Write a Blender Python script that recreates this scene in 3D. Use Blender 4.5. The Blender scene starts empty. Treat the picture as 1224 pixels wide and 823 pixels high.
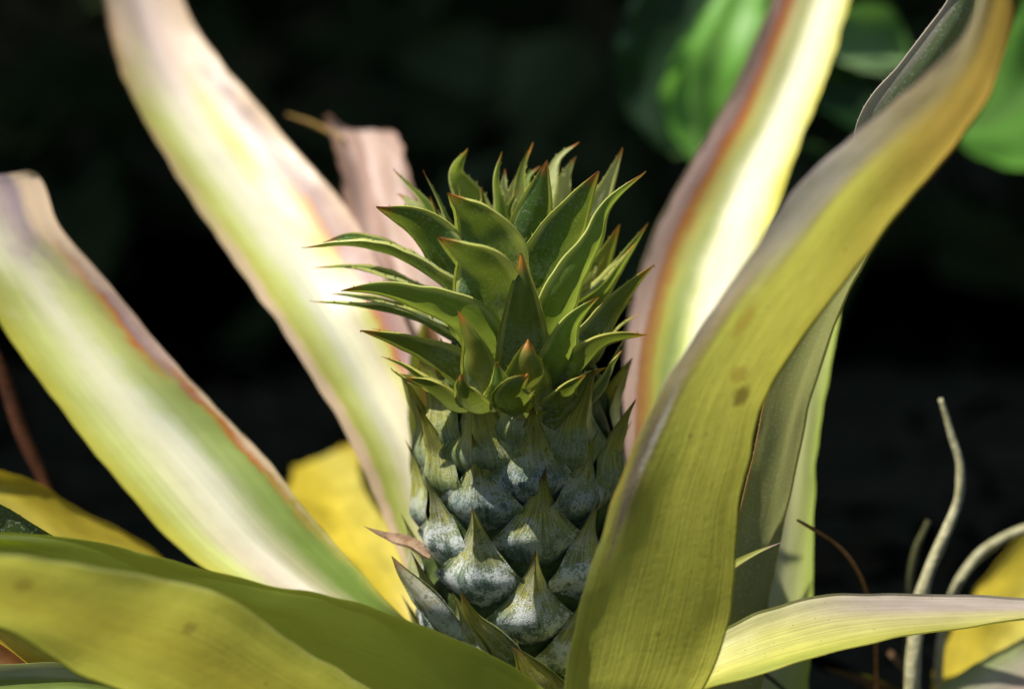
import bpy, math, random
from mathutils import Vector, Matrix, noise
random.seed(7)
DBG = 0
R_ = math.radians
S = bpy.context.scene
COL = S.collection

# ------------------------------------------------------------------ camera
FOC, SENS, D0, PITCH = 85.0, 36.0, 0.89, R_(9)
K = SENS / 1224.0 / FOC
fwd = Vector((0, math.cos(PITCH), -math.sin(PITCH)))
upv = Vector((0, math.sin(PITCH), math.cos(PITCH)))
rgt = Vector((1, 0, 0))
CAM = -fwd * D0
def P(px, py, dc=0.0):
    """a point of the place, read off the photograph, dc centimetres beyond the fruit's axis"""
    D = D0 + dc * 0.01
    return CAM + fwd * D + rgt * ((px - 612) * K * D) + upv * (-(py - 411.5) * K * D)
PXM = K * D0                       # metres per photo pixel at the fruit
AX = P(621, 411).x                 # fruit axis
def Z(py, y=0.0):
    d = fwd + upv * (-(py - 411.5) * K)
    t = (y - CAM.y) / d.y
    return CAM.z + d.z * t

cam_d = bpy.data.cameras.new('camera'); cam = bpy.data.objects.new('camera', cam_d); COL.objects.link(cam)
cam.location = CAM; cam.rotation_euler = (math.pi / 2 - PITCH, 0, 0)
cam_d.lens = FOC; cam_d.sensor_width = SENS; cam_d.clip_start = 0.02; cam_d.clip_end = 200
cam_d.dof.use_dof = True; cam_d.dof.focus_distance = D0 - 0.034; cam_d.dof.aperture_fstop = 4.2
cam_d.dof.aperture_blades = 9
S.camera = cam

# ------------------------------------------------------------------ light
SUN = Vector((-0.47, -0.12, 0.86)).normalized()
sd = bpy.data.lights.new('sun', 'SUN'); sun = bpy.data.objects.new('sun', sd); COL.objects.link(sun)
sd.energy = 6.3; sd.angle = R_(0.5); sd.color = (1.0, 0.95, 0.84)
sun.rotation_euler = SUN.to_track_quat('Z', 'Y').to_euler()
w = bpy.data.worlds.new('World'); S.world = w; w.use_nodes = True
nt = w.node_tree; bg = nt.nodes['Background']
sky = nt.nodes.new('ShaderNodeTexSky'); sky.sky_type = 'NISHITA'; sky.sun_disc = False
sky.sun_elevation = math.asin(SUN.z); sky.sun_rotation = math.atan2(SUN.x, SUN.y)
nt.links.new(sky.outputs[0], bg.inputs[0]); bg.inputs[1].default_value = 0.08
S.view_settings.view_transform = 'Standard'; S.view_settings.look = 'None'; S.view_settings.exposure = 0

# ------------------------------------------------------------------ objects
def tag(o, label=None, cat=None, group=None, kind=None):
    if label: o['label'] = label
    if cat: o['category'] = cat
    if group: o['group'] = group
    if kind: o['kind'] = kind
    return o
def empty(name, loc, label=None, cat=None, group=None):
    o = bpy.data.objects.new(name, None); o.empty_display_size = 0.02; COL.objects.link(o); o.location = loc
    return tag(o, label, cat, group)
def link(name, verts, faces, mat, parent=None, uvs=None, smooth=True, attr=None):
    """one mesh object; verts in world space"""
    me = bpy.data.meshes.new(name)
    me.from_pydata([tuple(v) for v in verts], [], faces)
    if uvs:
        ul = me.uv_layers.new(name='UVMap')
        for lp in me.loops: ul.data[lp.index].uv = uvs[lp.vertex_index]
    if smooth: me.polygons.foreach_set('use_smooth', [True] * len(me.polygons))
    me.materials.append(mat); me.update()
    o = bpy.data.objects.new(name, me); COL.objects.link(o)
    if parent is not None:
        o.parent = parent
        bpy.context.view_layer.update()
        o.matrix_parent_inverse = parent.matrix_world.inverted()
    return o

# ------------------------------------------------------------------ materials
class NT:
    def __init__(s, name):
        s.m = bpy.data.materials.new(name); s.m.use_nodes = True; s.t = s.m.node_tree; s.t.nodes.clear()
        s.out = s.t.nodes.new('ShaderNodeOutputMaterial')
    def n(s, typ, **kw):
        nd = s.t.nodes.new(typ)
        for k, v in kw.items():
            if k.startswith('i_'):
                key = k[2:]; key = int(key) if key.isdigit() else key.replace('_', ' ')
                s.put(nd.inputs[key], v)
            else: setattr(nd, k, v)
        return nd
    def put(s, sock, v):
        if isinstance(v, bpy.types.NodeSocket): s.t.links.new(v, sock)
        elif isinstance(v, (tuple, list)) and len(v) == 3 and sock.type == 'RGBA': sock.default_value = (*v, 1)
        else: sock.default_value = v
    def math(s, op, a, b=0.0, c=0.0):
        nd = s.n('ShaderNodeMath', operation=op); s.put(nd.inputs[0], a); s.put(nd.inputs[1], b); s.put(nd.inputs[2], c)
        return nd.outputs[0]
    def mr(s, v, a, b, c=0.0, d=1.0, smooth=True):
        nd = s.n('ShaderNodeMapRange', interpolation_type='SMOOTHSTEP' if smooth else 'LINEAR')
        s.put(nd.inputs[0], v)
        for i, x in enumerate((a, b, c, d)): nd.inputs[1 + i].default_value = x
        return nd.outputs[0]
    def mix(s, f, a, b, mode='MIX'):
        nd = s.n('ShaderNodeMix', data_type='RGBA', blend_type=mode)
        s.put(nd.inputs[0], f); s.put(nd.inputs[6], a); s.put(nd.inputs[7], b)
        return nd.outputs[2]
    def ramp(s, f, stops):
        nd = s.n('ShaderNodeValToRGB'); e = nd.color_ramp.elements
        while len(e) < len(stops): e.new(0.5)
        for i, (p, c) in enumerate(stops): e[i].position = p; e[i].color = (*c, 1)
        s.put(nd.inputs[0], f); return nd.outputs[0]
    def noise(s, vec, scale, detail=3.0, rough=0.55, w=None):
        nd = s.n('ShaderNodeTexNoise', i_Vector=vec, i_Scale=scale, i_Detail=detail, i_Roughness=rough)
        return nd.outputs[0]
    def vec(s, x, y, z=0.0):
        nd = s.n('ShaderNodeCombineXYZ'); s.put(nd.inputs[0], x); s.put(nd.inputs[1], y); s.put(nd.inputs[2], z)
        return nd.outputs[0]

def leaf_mat(name, ramps, transl=0.35, tcol=(0.55, 0.6, 0.05), rough=0.45, streak=0.25, scurf=0.0, scurf_lo=0.0,
             spots=0.0, tip=None, wob=0.05, seed=0.0, aspect=6.0, mottle=0.25, spotcol=(0.12, 0.05, 0.015), bump=0.15,
             speckle=0.0, spec=0.4, marks=(), tmix=0.62):
    """leaf skin: colour bands across the blade (several band sets along its length), veins, scurf, spots"""
    t = NT(name)
    tc = t.n('ShaderNodeTexCoord'); oi = t.n('ShaderNodeObjectInfo')
    sp = t.n('ShaderNodeSeparateXYZ', i_0=tc.outputs['UV']); u, v = sp.outputs[0], sp.outputs[1]
    sd_ = t.math('MULTIPLY', oi.outputs['Random'], 37.0)
    w0 = t.noise(t.vec(t.math('MULTIPLY', u, 1.5), t.math('MULTIPLY', v, aspect), t.math('ADD', sd_, seed)), 1.6, 4, 0.6)
    w1 = t.noise(t.vec(t.math('MULTIPLY', u, 1.0), t.math('MULTIPLY', v, aspect), t.math('ADD', sd_, seed + 9)), 9, 3, 0.6)
    wv = t.math('ADD', t.math('MULTIPLY', t.math('SUBTRACT', w0, 0.5), wob * 1.3), t.math('MULTIPLY', t.math('SUBTRACT', w1, 0.5), wob * 0.6))
    wf = t.noise(t.vec(t.math('MULTIPLY', u, 34.0), t.math('MULTIPLY', v, aspect * 0.7), t.math('ADD', sd_, 1.7)), 1.0, 4, 0.7)
    u2 = t.math('ADD', t.math('ADD', u, wv), t.math('MULTIPLY', t.math('SUBTRACT', wf, 0.5), 0.13 if aspect > 3 else 0.04))
    col = t.ramp(u2, ramps[0][1])
    for (v0, st), (v1, st1) in zip(ramps[:-1], ramps[1:]):
        f = t.mr(t.math('ADD', v, t.math('MULTIPLY', wv, 1.2)), v0, v1)
        col = t.mix(f, col, t.ramp(u2, st1))
    big = t.noise(t.vec(t.math('MULTIPLY', u, 2.0), t.math('MULTIPLY', v, aspect * 1.2), t.math('ADD', sd_, 3.3)), 2.2, 4, 0.6)
    col = t.mix(1.0, col, t.ramp(big, [(0.3, (1 - mottle, 1 - mottle, 1 - mottle * 1.2)), (0.7, (1 + 0.0, 1, 1))]), 'MULTIPLY')
    vein = t.noise(t.vec(t.math('MULTIPLY', u, 60.0), t.math('MULTIPLY', v, aspect * 0.5), sd_), 1.0, 3, 0.65)
    col = t.mix(1.0, col, t.ramp(vein, [(0.3, (1 - streak,) * 3), (0.65, (1, 1, 1))]), 'MULTIPLY')
    if tip:
        t0, t1, tcl = tip
        f = t.mr(t.math('ADD', v, t.math('MULTIPLY', wv, 0.8)), t0, t1)
        col = t.mix(f, col, tcl)
    if speckle:
        sp1 = t.noise(tc.outputs['Object'], 900, 2, 0.5)
        col = t.mix(t.math('MULTIPLY', t.mr(sp1, 0.56, 0.68), speckle), col, (0.55, 0.6, 0.5))
    if scurf:
        s1 = t.noise(tc.outputs['Object'], 700, 4, 0.7)
        s2 = t.noise(tc.outputs['Object'], 90, 3, 0.6)
        fs = t.math('MULTIPLY', t.mr(t.math('ADD', s1, t.math('MULTIPLY', t.math('SUBTRACT', s2, 0.5), 0.6)), 0.42, 0.62), scurf)
        if scurf_lo: fs = t.math('MULTIPLY', fs, t.mr(v, scurf_lo * 1.4, scurf_lo * 0.3))
        col = t.mix(fs, col, (0.56, 0.62, 0.60))
    if spots:
        vo = t.n('ShaderNodeTexVoronoi', feature='F1', i_Vector=t.vec(u, t.math('MULTIPLY', v, aspect), t.math('ADD', sd_, seed)), i_Scale=5.0)
        dn = t.noise(tc.outputs['Object'], 350, 3)
        dist = t.math('ADD', vo.outputs['Distance'], t.math('MULTIPLY', t.math('SUBTRACT', dn, 0.5), 0.12))
        pick = t.mr(t.n('ShaderNodeSeparateColor', i_0=vo.outputs['Color']).outputs[0], 0.72, 0.74)
        f = t.math('MULTIPLY', t.math('MULTIPLY', t.mr(dist, 0.10, 0.04), pick), spots)
        col = t.mix(f, col, spotcol)
        vo = t.n('ShaderNodeTexVoronoi', feature='F1', i_Vector=t.vec(u, t.math('MULTIPLY', v, aspect), t.math('ADD', sd_, seed + 4)), i_Scale=19.0)
        dist = t.math('ADD', vo.outputs['Distance'], t.math('MULTIPLY', t.math('SUBTRACT', dn, 0.5), 0.25))
        pick = t.mr(t.n('ShaderNodeSeparateColor', i_0=vo.outputs['Color']).outputs[1], 0.80, 0.82)
        col = t.mix(t.math('MULTIPLY', t.math('MULTIPLY', t.mr(dist, 0.16, 0.06), pick), min(1, spots + 0.2)), col, spotcol)
    for (mu, mv, ru, rv, mc, ms) in marks:
        du = t.math('DIVIDE', t.math('SUBTRACT', u, mu), ru); dv = t.math('DIVIDE', t.math('SUBTRACT', v, mv), rv)
        dn = t.noise(tc.outputs['Object'], 260, 4, 0.7)
        dd = t.math('ADD', t.math('SQRT', t.math('ADD', t.math('MULTIPLY', du, du), t.math('MULTIPLY', dv, dv))), t.math('MULTIPLY', t.math('SUBTRACT', dn, 0.5), 1.4))
        col = t.mix(t.math('MULTIPLY', t.mr(dd, 1.2, 0.5), ms), col, mc)
    hb = t.noise(tc.outputs['Object'], 420, 4, 0.6)
    hgt = t.math('ADD', t.math('MULTIPLY', vein, 0.8), t.math('MULTIPLY', hb, 0.6))
    bp = t.n('ShaderNodeBump', i_Strength=bump, i_Distance=0.0012, i_Height=hgt)
    pr = t.n('ShaderNodeBsdfPrincipled', i_Base_Color=col, i_Roughness=rough, i_Normal=bp.outputs[0])
    pr.inputs['Specular IOR Level'].default_value = spec
    tr = t.n('ShaderNodeBsdfTranslucent', i_Color=t.mix(0.75, col, t.mix(1.0, col, tcol, 'MULTIPLY')) if tcol is None else t.mix(tmix, col, tcol), i_Normal=bp.outputs[0])
    mx = t.n('ShaderNodeMixShader', i_0=transl); t.put(mx.inputs[1], pr.outputs[0]); t.put(mx.inputs[2], tr.outputs[0])
    t.put(t.out.inputs[0], mx.outputs[0])
    return t.m

def plain_mat(name, c1, c2, scale=200, rough=0.7, bump=0.4, transl=0.0, dist=0.002):
    t = NT(name); tc = t.n('ShaderNodeTexCoord')
    nz = t.noise(tc.outputs['Object'], scale, 5, 0.65); n2 = t.noise(tc.outputs['Object'], scale * 0.2, 3)
    col = t.ramp(t.math('ADD', t.math('MULTIPLY', nz, 0.6), t.math('MULTIPLY', n2, 0.4)), [(0.35, c1), (0.65, c2)])
    bp = t.n('ShaderNodeBump', i_Strength=bump, i_Distance=dist, i_Height=nz)
    pr = t.n('ShaderNodeBsdfPrincipled', i_Base_Color=col, i_Roughness=rough, i_Normal=bp.outputs[0])
    pr.inputs['Specular IOR Level'].default_value = 0.2 if rough < 0.85 else 0.0
    if transl:
        tr = t.n('ShaderNodeBsdfTranslucent', i_Color=col); mx = t.n('ShaderNodeMixShader', i_0=transl)
        t.put(mx.inputs[1], pr.outputs[0]); t.put(mx.inputs[2], tr.outputs[0]); t.put(t.out.inputs[0], mx.outputs[0])
    else: t.put(t.out.inputs[0], pr.outputs[0])
    return t.m

# ------------------------------------------------------------------ shape helpers
def cr(pts, n):
    """Catmull-Rom through tuples; n samples per span"""
    a = [tuple(2 * x - y for x, y in zip(pts[0], pts[1]))] + list(pts) + [tuple(2 * x - y for x, y in zip(pts[-1], pts[-2]))]
    out = []
    for i in range(1, len(a) - 2):
        for k in range(n):
            t = k / n; p = []
            for p0, p1, p2, p3 in zip(a[i - 1], a[i], a[i + 1], a[i + 2]):
                p.append(0.5 * (2 * p1 + (p2 - p0) * t + (2 * p0 - 5 * p1 + 4 * p2 - p3) * t * t + (3 * p1 - p0 - 3 * p2 + p3) * t ** 3))
            out.append(tuple(p))
    out.append(tuple(pts[-1])); return out

def blade(name, secs, mat, parent, sag=0.15, sharp=1.6, n=12, nu=24, wave=0.0, teeth=0.0, seed=0, curl=0.0):
    """long leaf from pairs of edge points (photo x, y, depth cm): base to tip; sag pushes the midrib away from the viewer"""
    ss = cr(secs, n); rows = []
    for s in ss: rows.append((P(s[0], s[1], s[2]), P(s[3], s[4], s[5])))
    m = len(rows); mids = [(a + b) / 2 for a, b in rows]
    V, F, UV = [], [], []
    L = [0]
    for i in range(1, m): L.append(L[-1] + (mids[i] - mids[i - 1]).length)
    NN = []
    for i in range(m):
        a, b = rows[i]
        T = (mids[min(i + 1, m - 1)] - mids[max(i - 1, 0)]).normalized()
        N = (b - a).cross(T)
        if N.length < 1e-9: N = NN[-1] if NN else fwd.copy()
        N.normalize()
        if N.dot(fwd) < 0: N = -N
        NN.append(N)
    NS = []
    for i in range(m):
        q = Vector((0, 0, 0))
        for j in range(max(0, i - 4), min(m, i + 5)): q += NN[j]
        NS.append(q.normalized())
    for i in range(m):
        a, b = rows[i]; W = (b - a).length; v = L[i] / L[-1]
        for j in range(nu + 1):
            u = j / nu; s = 2 * u - 1
            p = a.lerp(b, u) + NS[i] * (sag * W * (1 - abs(s) ** sharp))
            if wave:
                f = noise.noise(Vector((s * 1.3 + seed, L[i] * 22, seed * 3.1)))
                f2 = noise.noise(Vector((s * 2.5, L[i] * 75, seed * 7.7)))
                p = p + NS[i] * (wave * (f * (0.4 + abs(s)) + 0.25 * f2 * abs(s) ** 2))
                if abs(s) == 1: p = p + (b - a).normalized() * (s * wave * 0.35 * noise.noise(Vector((L[i] * 90, s, seed))))
            if curl: p = p + NS[i] * (curl * W * abs(s) ** 8)
            V.append(p); UV.append((u, v))
    for i in range(m - 1):
        for j in range(nu):
            k = i * (nu + 1) + j
            F.append((k, k + 1, k + nu + 2, k + nu + 1))
    fl = 0.0009
    for j, sg in ((0, -1), (nu, 1)):
        k0 = len(V)
        for i in range(m):
            o = (rows[i][1] - rows[i][0])
            o = o.normalized() * sg if o.length > 1e-6 else Vector((0, 0, 0))
            p = V[i * (nu + 1) + j]; uv = (0.0 if sg < 0 else 1.0, UV[i * (nu + 1) + j][1])
            V += [p, p + o * 0.0003 - NS[i] * fl * min(1, (rows[i][1] - rows[i][0]).length / 0.01)]; UV += [uv, uv]
        for i in range(m - 1):
            k = k0 + 2 * i; F.append((k, k + 1, k + 3, k + 2))
    if teeth:
        rnd = random.Random(seed); nxt = [rnd.random() * .004, rnd.random() * .004]
        for e, j in ((0, 0), (1, nu)):
            d = 0.0
            for i in range(2, m - 2):
                if L[i] < nxt[e]: continue
                nxt[e] = L[i] + teeth * rnd.uniform(2.5, 6)
                k = i * (nu + 1) + j; p = V[k]; T = (mids[i + 1] - mids[i - 1]).normalized()
                o = (rows[i][1] - rows[i][0]).normalized() * (1 if e else -1)
                tl = teeth * rnd.uniform(.6, 1)
                q = len(V)
                V += [p - T * tl * .5 - o * tl * .1, p + T * tl * .5 - o * tl * .1, p + o * tl * .6 + T * tl * 1.1]
                UV += [(float(e), UV[k][1])] * 2 + [(float(e), UV[k][1])]
                F.append((q, q + 1, q + 2))
    if DBG: print(name, seed, [(int(secs[i][1]), round(L[i * n] / L[-1], 2)) for i in range(len(secs))])
    return link(name, V, F, mat, parent, UV)

def wprof(t, kind):
    if kind == 'long': return 1.25 * (0.80 + 0.20 * math.sin(math.pi * min(1, t * 1.3))) * max(0, 1 - t ** 1.9) ** 1.05
    if kind == 'broad': return 1.32 * (0.72 + 0.30 * math.sin(math.pi * min(1, t * 1.05))) * max(0, 1 - t ** 3.2) ** 0.95
    return 1.45 * (0.95 + 0.12 * math.sin(math.pi * t)) * max(0, (1 - t ** 1.6)) ** 1.0      # tri

def crown_blade(name, pts, W, mat, parent, kind='broad', cup=0.35, teeth=0.0011, seed=0, twist=0.0, nref=None, m=64, nu=12, hook=0.0):
    rnd = random.Random(seed)
    c = [Vector(p) for p in cr([tuple(p) for p in pts], max(2, m // (len(pts) - 1)))]
    m = len(c); L = [0]
    for i in range(1, m): L.append(L[-1] + (c[i] - c[i - 1]).length)
    mid = c[m * 2 // 3]
    rad = Vector((mid.x - AX, mid.y, 0))
    if rad.length < 1e-5: rad = Vector((0, -1, 0))
    rad.normalize()
    N0 = nref if nref is not None else (-rad + Vector((0, 0, 0.75))).normalized()
    V, F, UV = [], [], []; rim = [[], []]
    nx = [0.15 * L[-1], 0.15 * L[-1]]; tt = []
    for i in range(m):
        t = L[i] / L[-1]
        T = (c[min(i + 1, m - 1)] - c[max(i - 1, 0)]).normalized()
        side = T.cross(N0)
        if side.length < 0.05: side = T.cross(Vector((0.3, 0.2, 1)))
        side.normalize(); N = side.cross(T).normalized()
        if N.dot(N0) < 0: N = -N
        if twist:
            q = Matrix.Rotation(twist * t, 3, T); side = q @ side; N = q @ N
        w_ = W * 0.5 * wprof(t, kind) + 0.00012
        for j in range(nu + 1):
            s = 2 * j / nu - 1
            a = abs(s)
            p = c[i] + side * (s * w_ * (1 - 0.12 * a * a)) + N * (cup * w_ * a ** 1.7) - N * (cup * w_ * 0.4)
            f = noise.noise(Vector((s * 1.5 + seed * 3.7, L[i] * 130, seed * 1.3)))
            p = p + N * (f * w_ * 0.10 * (0.4 + a))
            V.append(p); UV.append((j / nu, t))
            if j in (0, nu):
                e_ = 1 if j else 0
                rim[e_].append((p, p - N * min(0.0011, w_ * 0.22) + side * ((1 if j else -1) * min(0.0005, w_ * 0.1)), t))
        if teeth and 0.1 < t < 0.93:
            for e, sg in ((0, -1), (1, 1)):
                if L[i] > nx[e]:
                    nx[e] = L[i] + teeth * rnd.uniform(0.9, 1.6)
                    tl = teeth * rnd.uniform(0.5, 1.0) * (0.5 + 0.5 * (1 - t))
                    pe = V[i * (nu + 1) + (nu if e else 0)]
                    o = (side * sg * 0.8 + N * 0.35).normalized()
                    tt.append((pe - T * tl * .28 - o * tl * .1, pe + T * tl * .20 - o * tl * .1, pe + o * tl * .42 + T * tl * .45, e, t))
    for i in range(m - 1):
        for j in range(nu):
            k = i * (nu + 1) + j
            F.append((k, k + 1, k + nu + 2, k + nu + 1))
    for e_ in (0, 1):
        k0 = len(V)
        for a_, b_, t in rim[e_]: V += [a_, b_]; UV += [(float(e_), t)] * 2
        for i in range(m - 1):
            k = k0 + 2 * i; F.append((k, k + 1, k + 3, k + 2))
    for a_, b_, c_, e, t in tt:
        q = len(V); V += [a_, b_, c_]; UV += [(float(e), t)] * 3; F.append((q, q + 1, q + 2))
    return link(name, V, F, mat, parent, UV)

def tube(name, pts, radii, mat, parent=None, sides=10, rough=0.15, seed=0, n=8):
    pr = cr([tuple(p) + (r,) for p, r in zip(pts, radii)], n)
    V, F, UV = [], [], []
    m = len(pr); A = Vector((0.3, 0.9, 0.2)).normalized()
    for i in range(m):
        p = Vector(pr[i][:3]); T = (Vector(pr[min(i + 1, m - 1)][:3]) - Vector(pr[max(i - 1, 0)][:3])).normalized()
        a = T.cross(A).normalized(); b = T.cross(a); r = max(pr[i][3], 0.0001)
        for j in range(sides):
            g = 2 * math.pi * j / sides
            q = r * (1 + rough * noise.noise(Vector((math.cos(g) * 1.5, math.sin(g) * 1.5 + seed, i * 0.16))))
            V.append(p + a * math.cos(g) * q + b * math.sin(g) * q); UV.append((j / sides, i / (m - 1)))
    for i in range(m - 1):
        for j in range(sides):
            j2 = (j + 1) % sides
            F.append((i * sides + j, i * sides + j2, (i + 1) * sides + j2, (i + 1) * sides + j))
    F.append(tuple(range(sides))[::-1]); F.append(tuple((m - 1) * sides + j for j in range(sides)))
    return link(name, V, F, mat, parent, UV)

# ================================================================== the pineapple plant
GZ = Z(1040)                                   # soil level
plant = empty('pineapple_plant', (AX, 0, GZ),
              'spiky pineapple plant with one young green fruit in the middle of its long yellowing leaves', 'pineapple plant')

# ---------- materials of the fruit
PALE = (0.30, 0.38, 0.36)
def bract_mat(name, low, midc, high, spine, scurf, dark):
    t = NT(name); tc = t.n('ShaderNodeTexCoord'); oi = t.n('ShaderNodeObjectInfo')
    sp = t.n('ShaderNodeSeparateXYZ', i_0=tc.outputs['UV']); u, v = sp.outputs[0], sp.outputs[1]
    rn = t.math('MULTIPLY', oi.outputs['Random'], 23.0)
    nb = t.noise(tc.outputs['Object'], 120, 4, 0.65)
    vv = t.math('ADD', v, t.math('MULTIPLY', t.math('SUBTRACT', nb, 0.5), 0.35))
    vv = t.math('ADD', vv, t.math('MULTIPLY', t.math('SUBTRACT', oi.outputs['Random'], 0.5), 0.12))
    col = t.ramp(vv, [(0.05, low), (0.30, midc), (0.58, high), (0.84, high), (0.95, spine)])  # low: the base's own deeper green plus painted crevice shade
    # green rim along the shoulder edges, darkened to paint in crevice shade
    ed = t.mr(t.math('ABSOLUTE', t.math('SUBTRACT', u, 0.5)), 0.33, 0.48)
    col = t.mix(t.math('MULTIPLY', ed, 0.8), col, (0.17, 0.23, 0.04))
    vein = t.noise(t.vec(t.math('MULTIPLY', u, 34.0), t.math('MULTIPLY', v, 2.5), rn), 1.0, 4, 0.7)
    col = t.mix(1.0, col, t.ramp(vein, [(0.36, (dark, dark, dark)), (0.58, (1, 1, 1))]), 'MULTIPLY')
    s1 = t.noise(tc.outputs['Object'], 1500, 4, 0.75); s2 = t.noise(tc.outputs['Object'], 160, 4, 0.65)
    fs = t.mr(t.math('ADD', s1, t.math('MULTIPLY', t.math('SUBTRACT', s2, 0.5), 1.5)), 0.44, 0.58)
    fs = t.math('MULTIPLY', t.math('MULTIPLY', fs, t.mr(v, 0.80, 0.35, 0.12, 1.0)), scurf)
    col = t.mix(fs, col, (0.76, 0.80, 0.80))
    base_shade = t.mr(t.math('ADD', v, t.math('MULTIPLY', t.math('SUBTRACT', nb, 0.5), 0.10)), 0.13, 0.03)
    col = t.mix(t.math('MULTIPLY', base_shade, 0.6), col, (0.035, 0.05, 0.03))  # crevice shade painted into the colour at the bract's foot
    # worn green flecks and dark scratches
    g1 = t.noise(tc.outputs['Object'], 320, 3, 0.5)
    col = t.mix(t.math('MULTIPLY', t.mr(g1, 0.62, 0.68), 0.75), col, (0.16, 0.22, 0.04))
    g2 = t.noise(t.vec(t.math('MULTIPLY', u, 26.0), t.math('MULTIPLY', v, 7.0), t.math('ADD', rn, 5.0)), 1.0, 3, 0.6)
    col = t.mix(t.math('MULTIPLY', t.mr(g2, 0.66, 0.74), 0.8), col, (0.035, 0.035, 0.02))
    hgt = t.math('ADD', t.math('MULTIPLY', vein, 1.0), t.math('MULTIPLY', s1, 0.7))
    bp = t.n('ShaderNodeBump', i_Strength=0.8, i_Distance=0.0010, i_Height=hgt)
    pr = t.n('ShaderNodeBsdfPrincipled', i_Base_Color=col, i_Roughness=0.42, i_Normal=bp.outputs[0])
    pr.inputs['Specular IOR Level'].default_value = 0.5
    tr = t.n('ShaderNodeBsdfTranslucent', i_Color=t.mix(0.5, col, (0.45, 0.45, 0.05)))
    mx = t.n('ShaderNodeMixShader', i_0=t.mr(v, 0.4, 0.9, 0.0, 0.35)); t.put(mx.inputs[1], pr.outputs[0]); t.put(mx.inputs[2], tr.outputs[0])
    t.put(t.out.inputs[0], mx.outputs[0]); return t.m
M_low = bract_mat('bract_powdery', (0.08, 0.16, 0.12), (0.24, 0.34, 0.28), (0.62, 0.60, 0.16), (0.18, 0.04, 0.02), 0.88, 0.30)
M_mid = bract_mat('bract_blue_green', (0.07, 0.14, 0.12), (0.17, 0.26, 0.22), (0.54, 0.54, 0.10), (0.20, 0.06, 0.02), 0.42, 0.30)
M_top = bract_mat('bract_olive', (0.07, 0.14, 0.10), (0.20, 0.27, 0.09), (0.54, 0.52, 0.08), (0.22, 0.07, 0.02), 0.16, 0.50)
M_body = plain_mat('fruit_skin', (0.02, 0.035, 0.012), (0.09, 0.13, 0.03), 260, 0.6, 0.5)  # body darkened to paint crevice shade between the bracts

# ---------- phyllotaxis of the fruit: eleven standing files, steep 5 and 6 spirals
def rad_at(py):      # fruit radius in metres by photo height of its axis
    k = [(430, 92), (480, 103), (530, 107), (600, 109), (680, 114), (760, 112), (840, 92), (900, 60)]
    for (a, ra), (b, rb) in zip(k, k[1:]):
        if py <= b: return (ra + (rb - ra) * max(0, (py - a)) / (b - a)) * PXM
    return 60 * PXM
eyes = []
step = R_(2 * 360 / 11)
py = 565.0; th = R_(11)
seq = [(py, th)]
y, a = py, th
while y > 424:                                   # upward
    rise = 5.6 + (y - 440) * 0.017; y -= rise; a += step - R_(0.25); seq.append((y, a))
y, a = py, th
while y < 900:                                   # downward
    rise = 5.6 + (y - 440) * 0.017; y += rise; a -= step + R_(0.55); seq.append((y, a))
fruit_V, fruit_F, fruit_UV = [], [], []
NR, NA = 90, 120
for i in range(NR + 1):
    pyi = 430 + (900 - 430) * i / NR
    for j in range(NA):
        g = 2 * math.pi * j / NA
        r = rad_at(pyi) - 0.0012 + 0.0006 * noise.noise(Vector((math.cos(g) * 6, math.sin(g) * 6, pyi * 0.05)))
        # swelling of each fruitlet
        b = 0
        for (ty, ta) in seq:
            dy = (pyi - (ty + 42)) / 34
            if abs(dy) < 1:
                da = (g - ta + math.pi) % (2 * math.pi) - math.pi
                da /= R_(17)
                if abs(da) < 1: b = max(b, (1 - dy * dy) * (1 - da * da))
        r += 0.0036 * b
        fruit_V.append(Vector((AX + math.sin(g) * r, -math.cos(g) * r, Z(pyi)))); fruit_UV.append((j / NA, i / NR))
for i in range(NR):
    for j in range(NA):
        j2 = (j + 1) % NA
        fruit_F.append((i * NA + j, (i + 1) * NA + j, (i + 1) * NA + j2, i * NA + j2))
fruit = link('fruit', fruit_V, fruit_F, M_body, plant, fruit_UV)
fruit['label'] = 'young unripe pineapple covered in grey-green pointed bracts'

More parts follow.
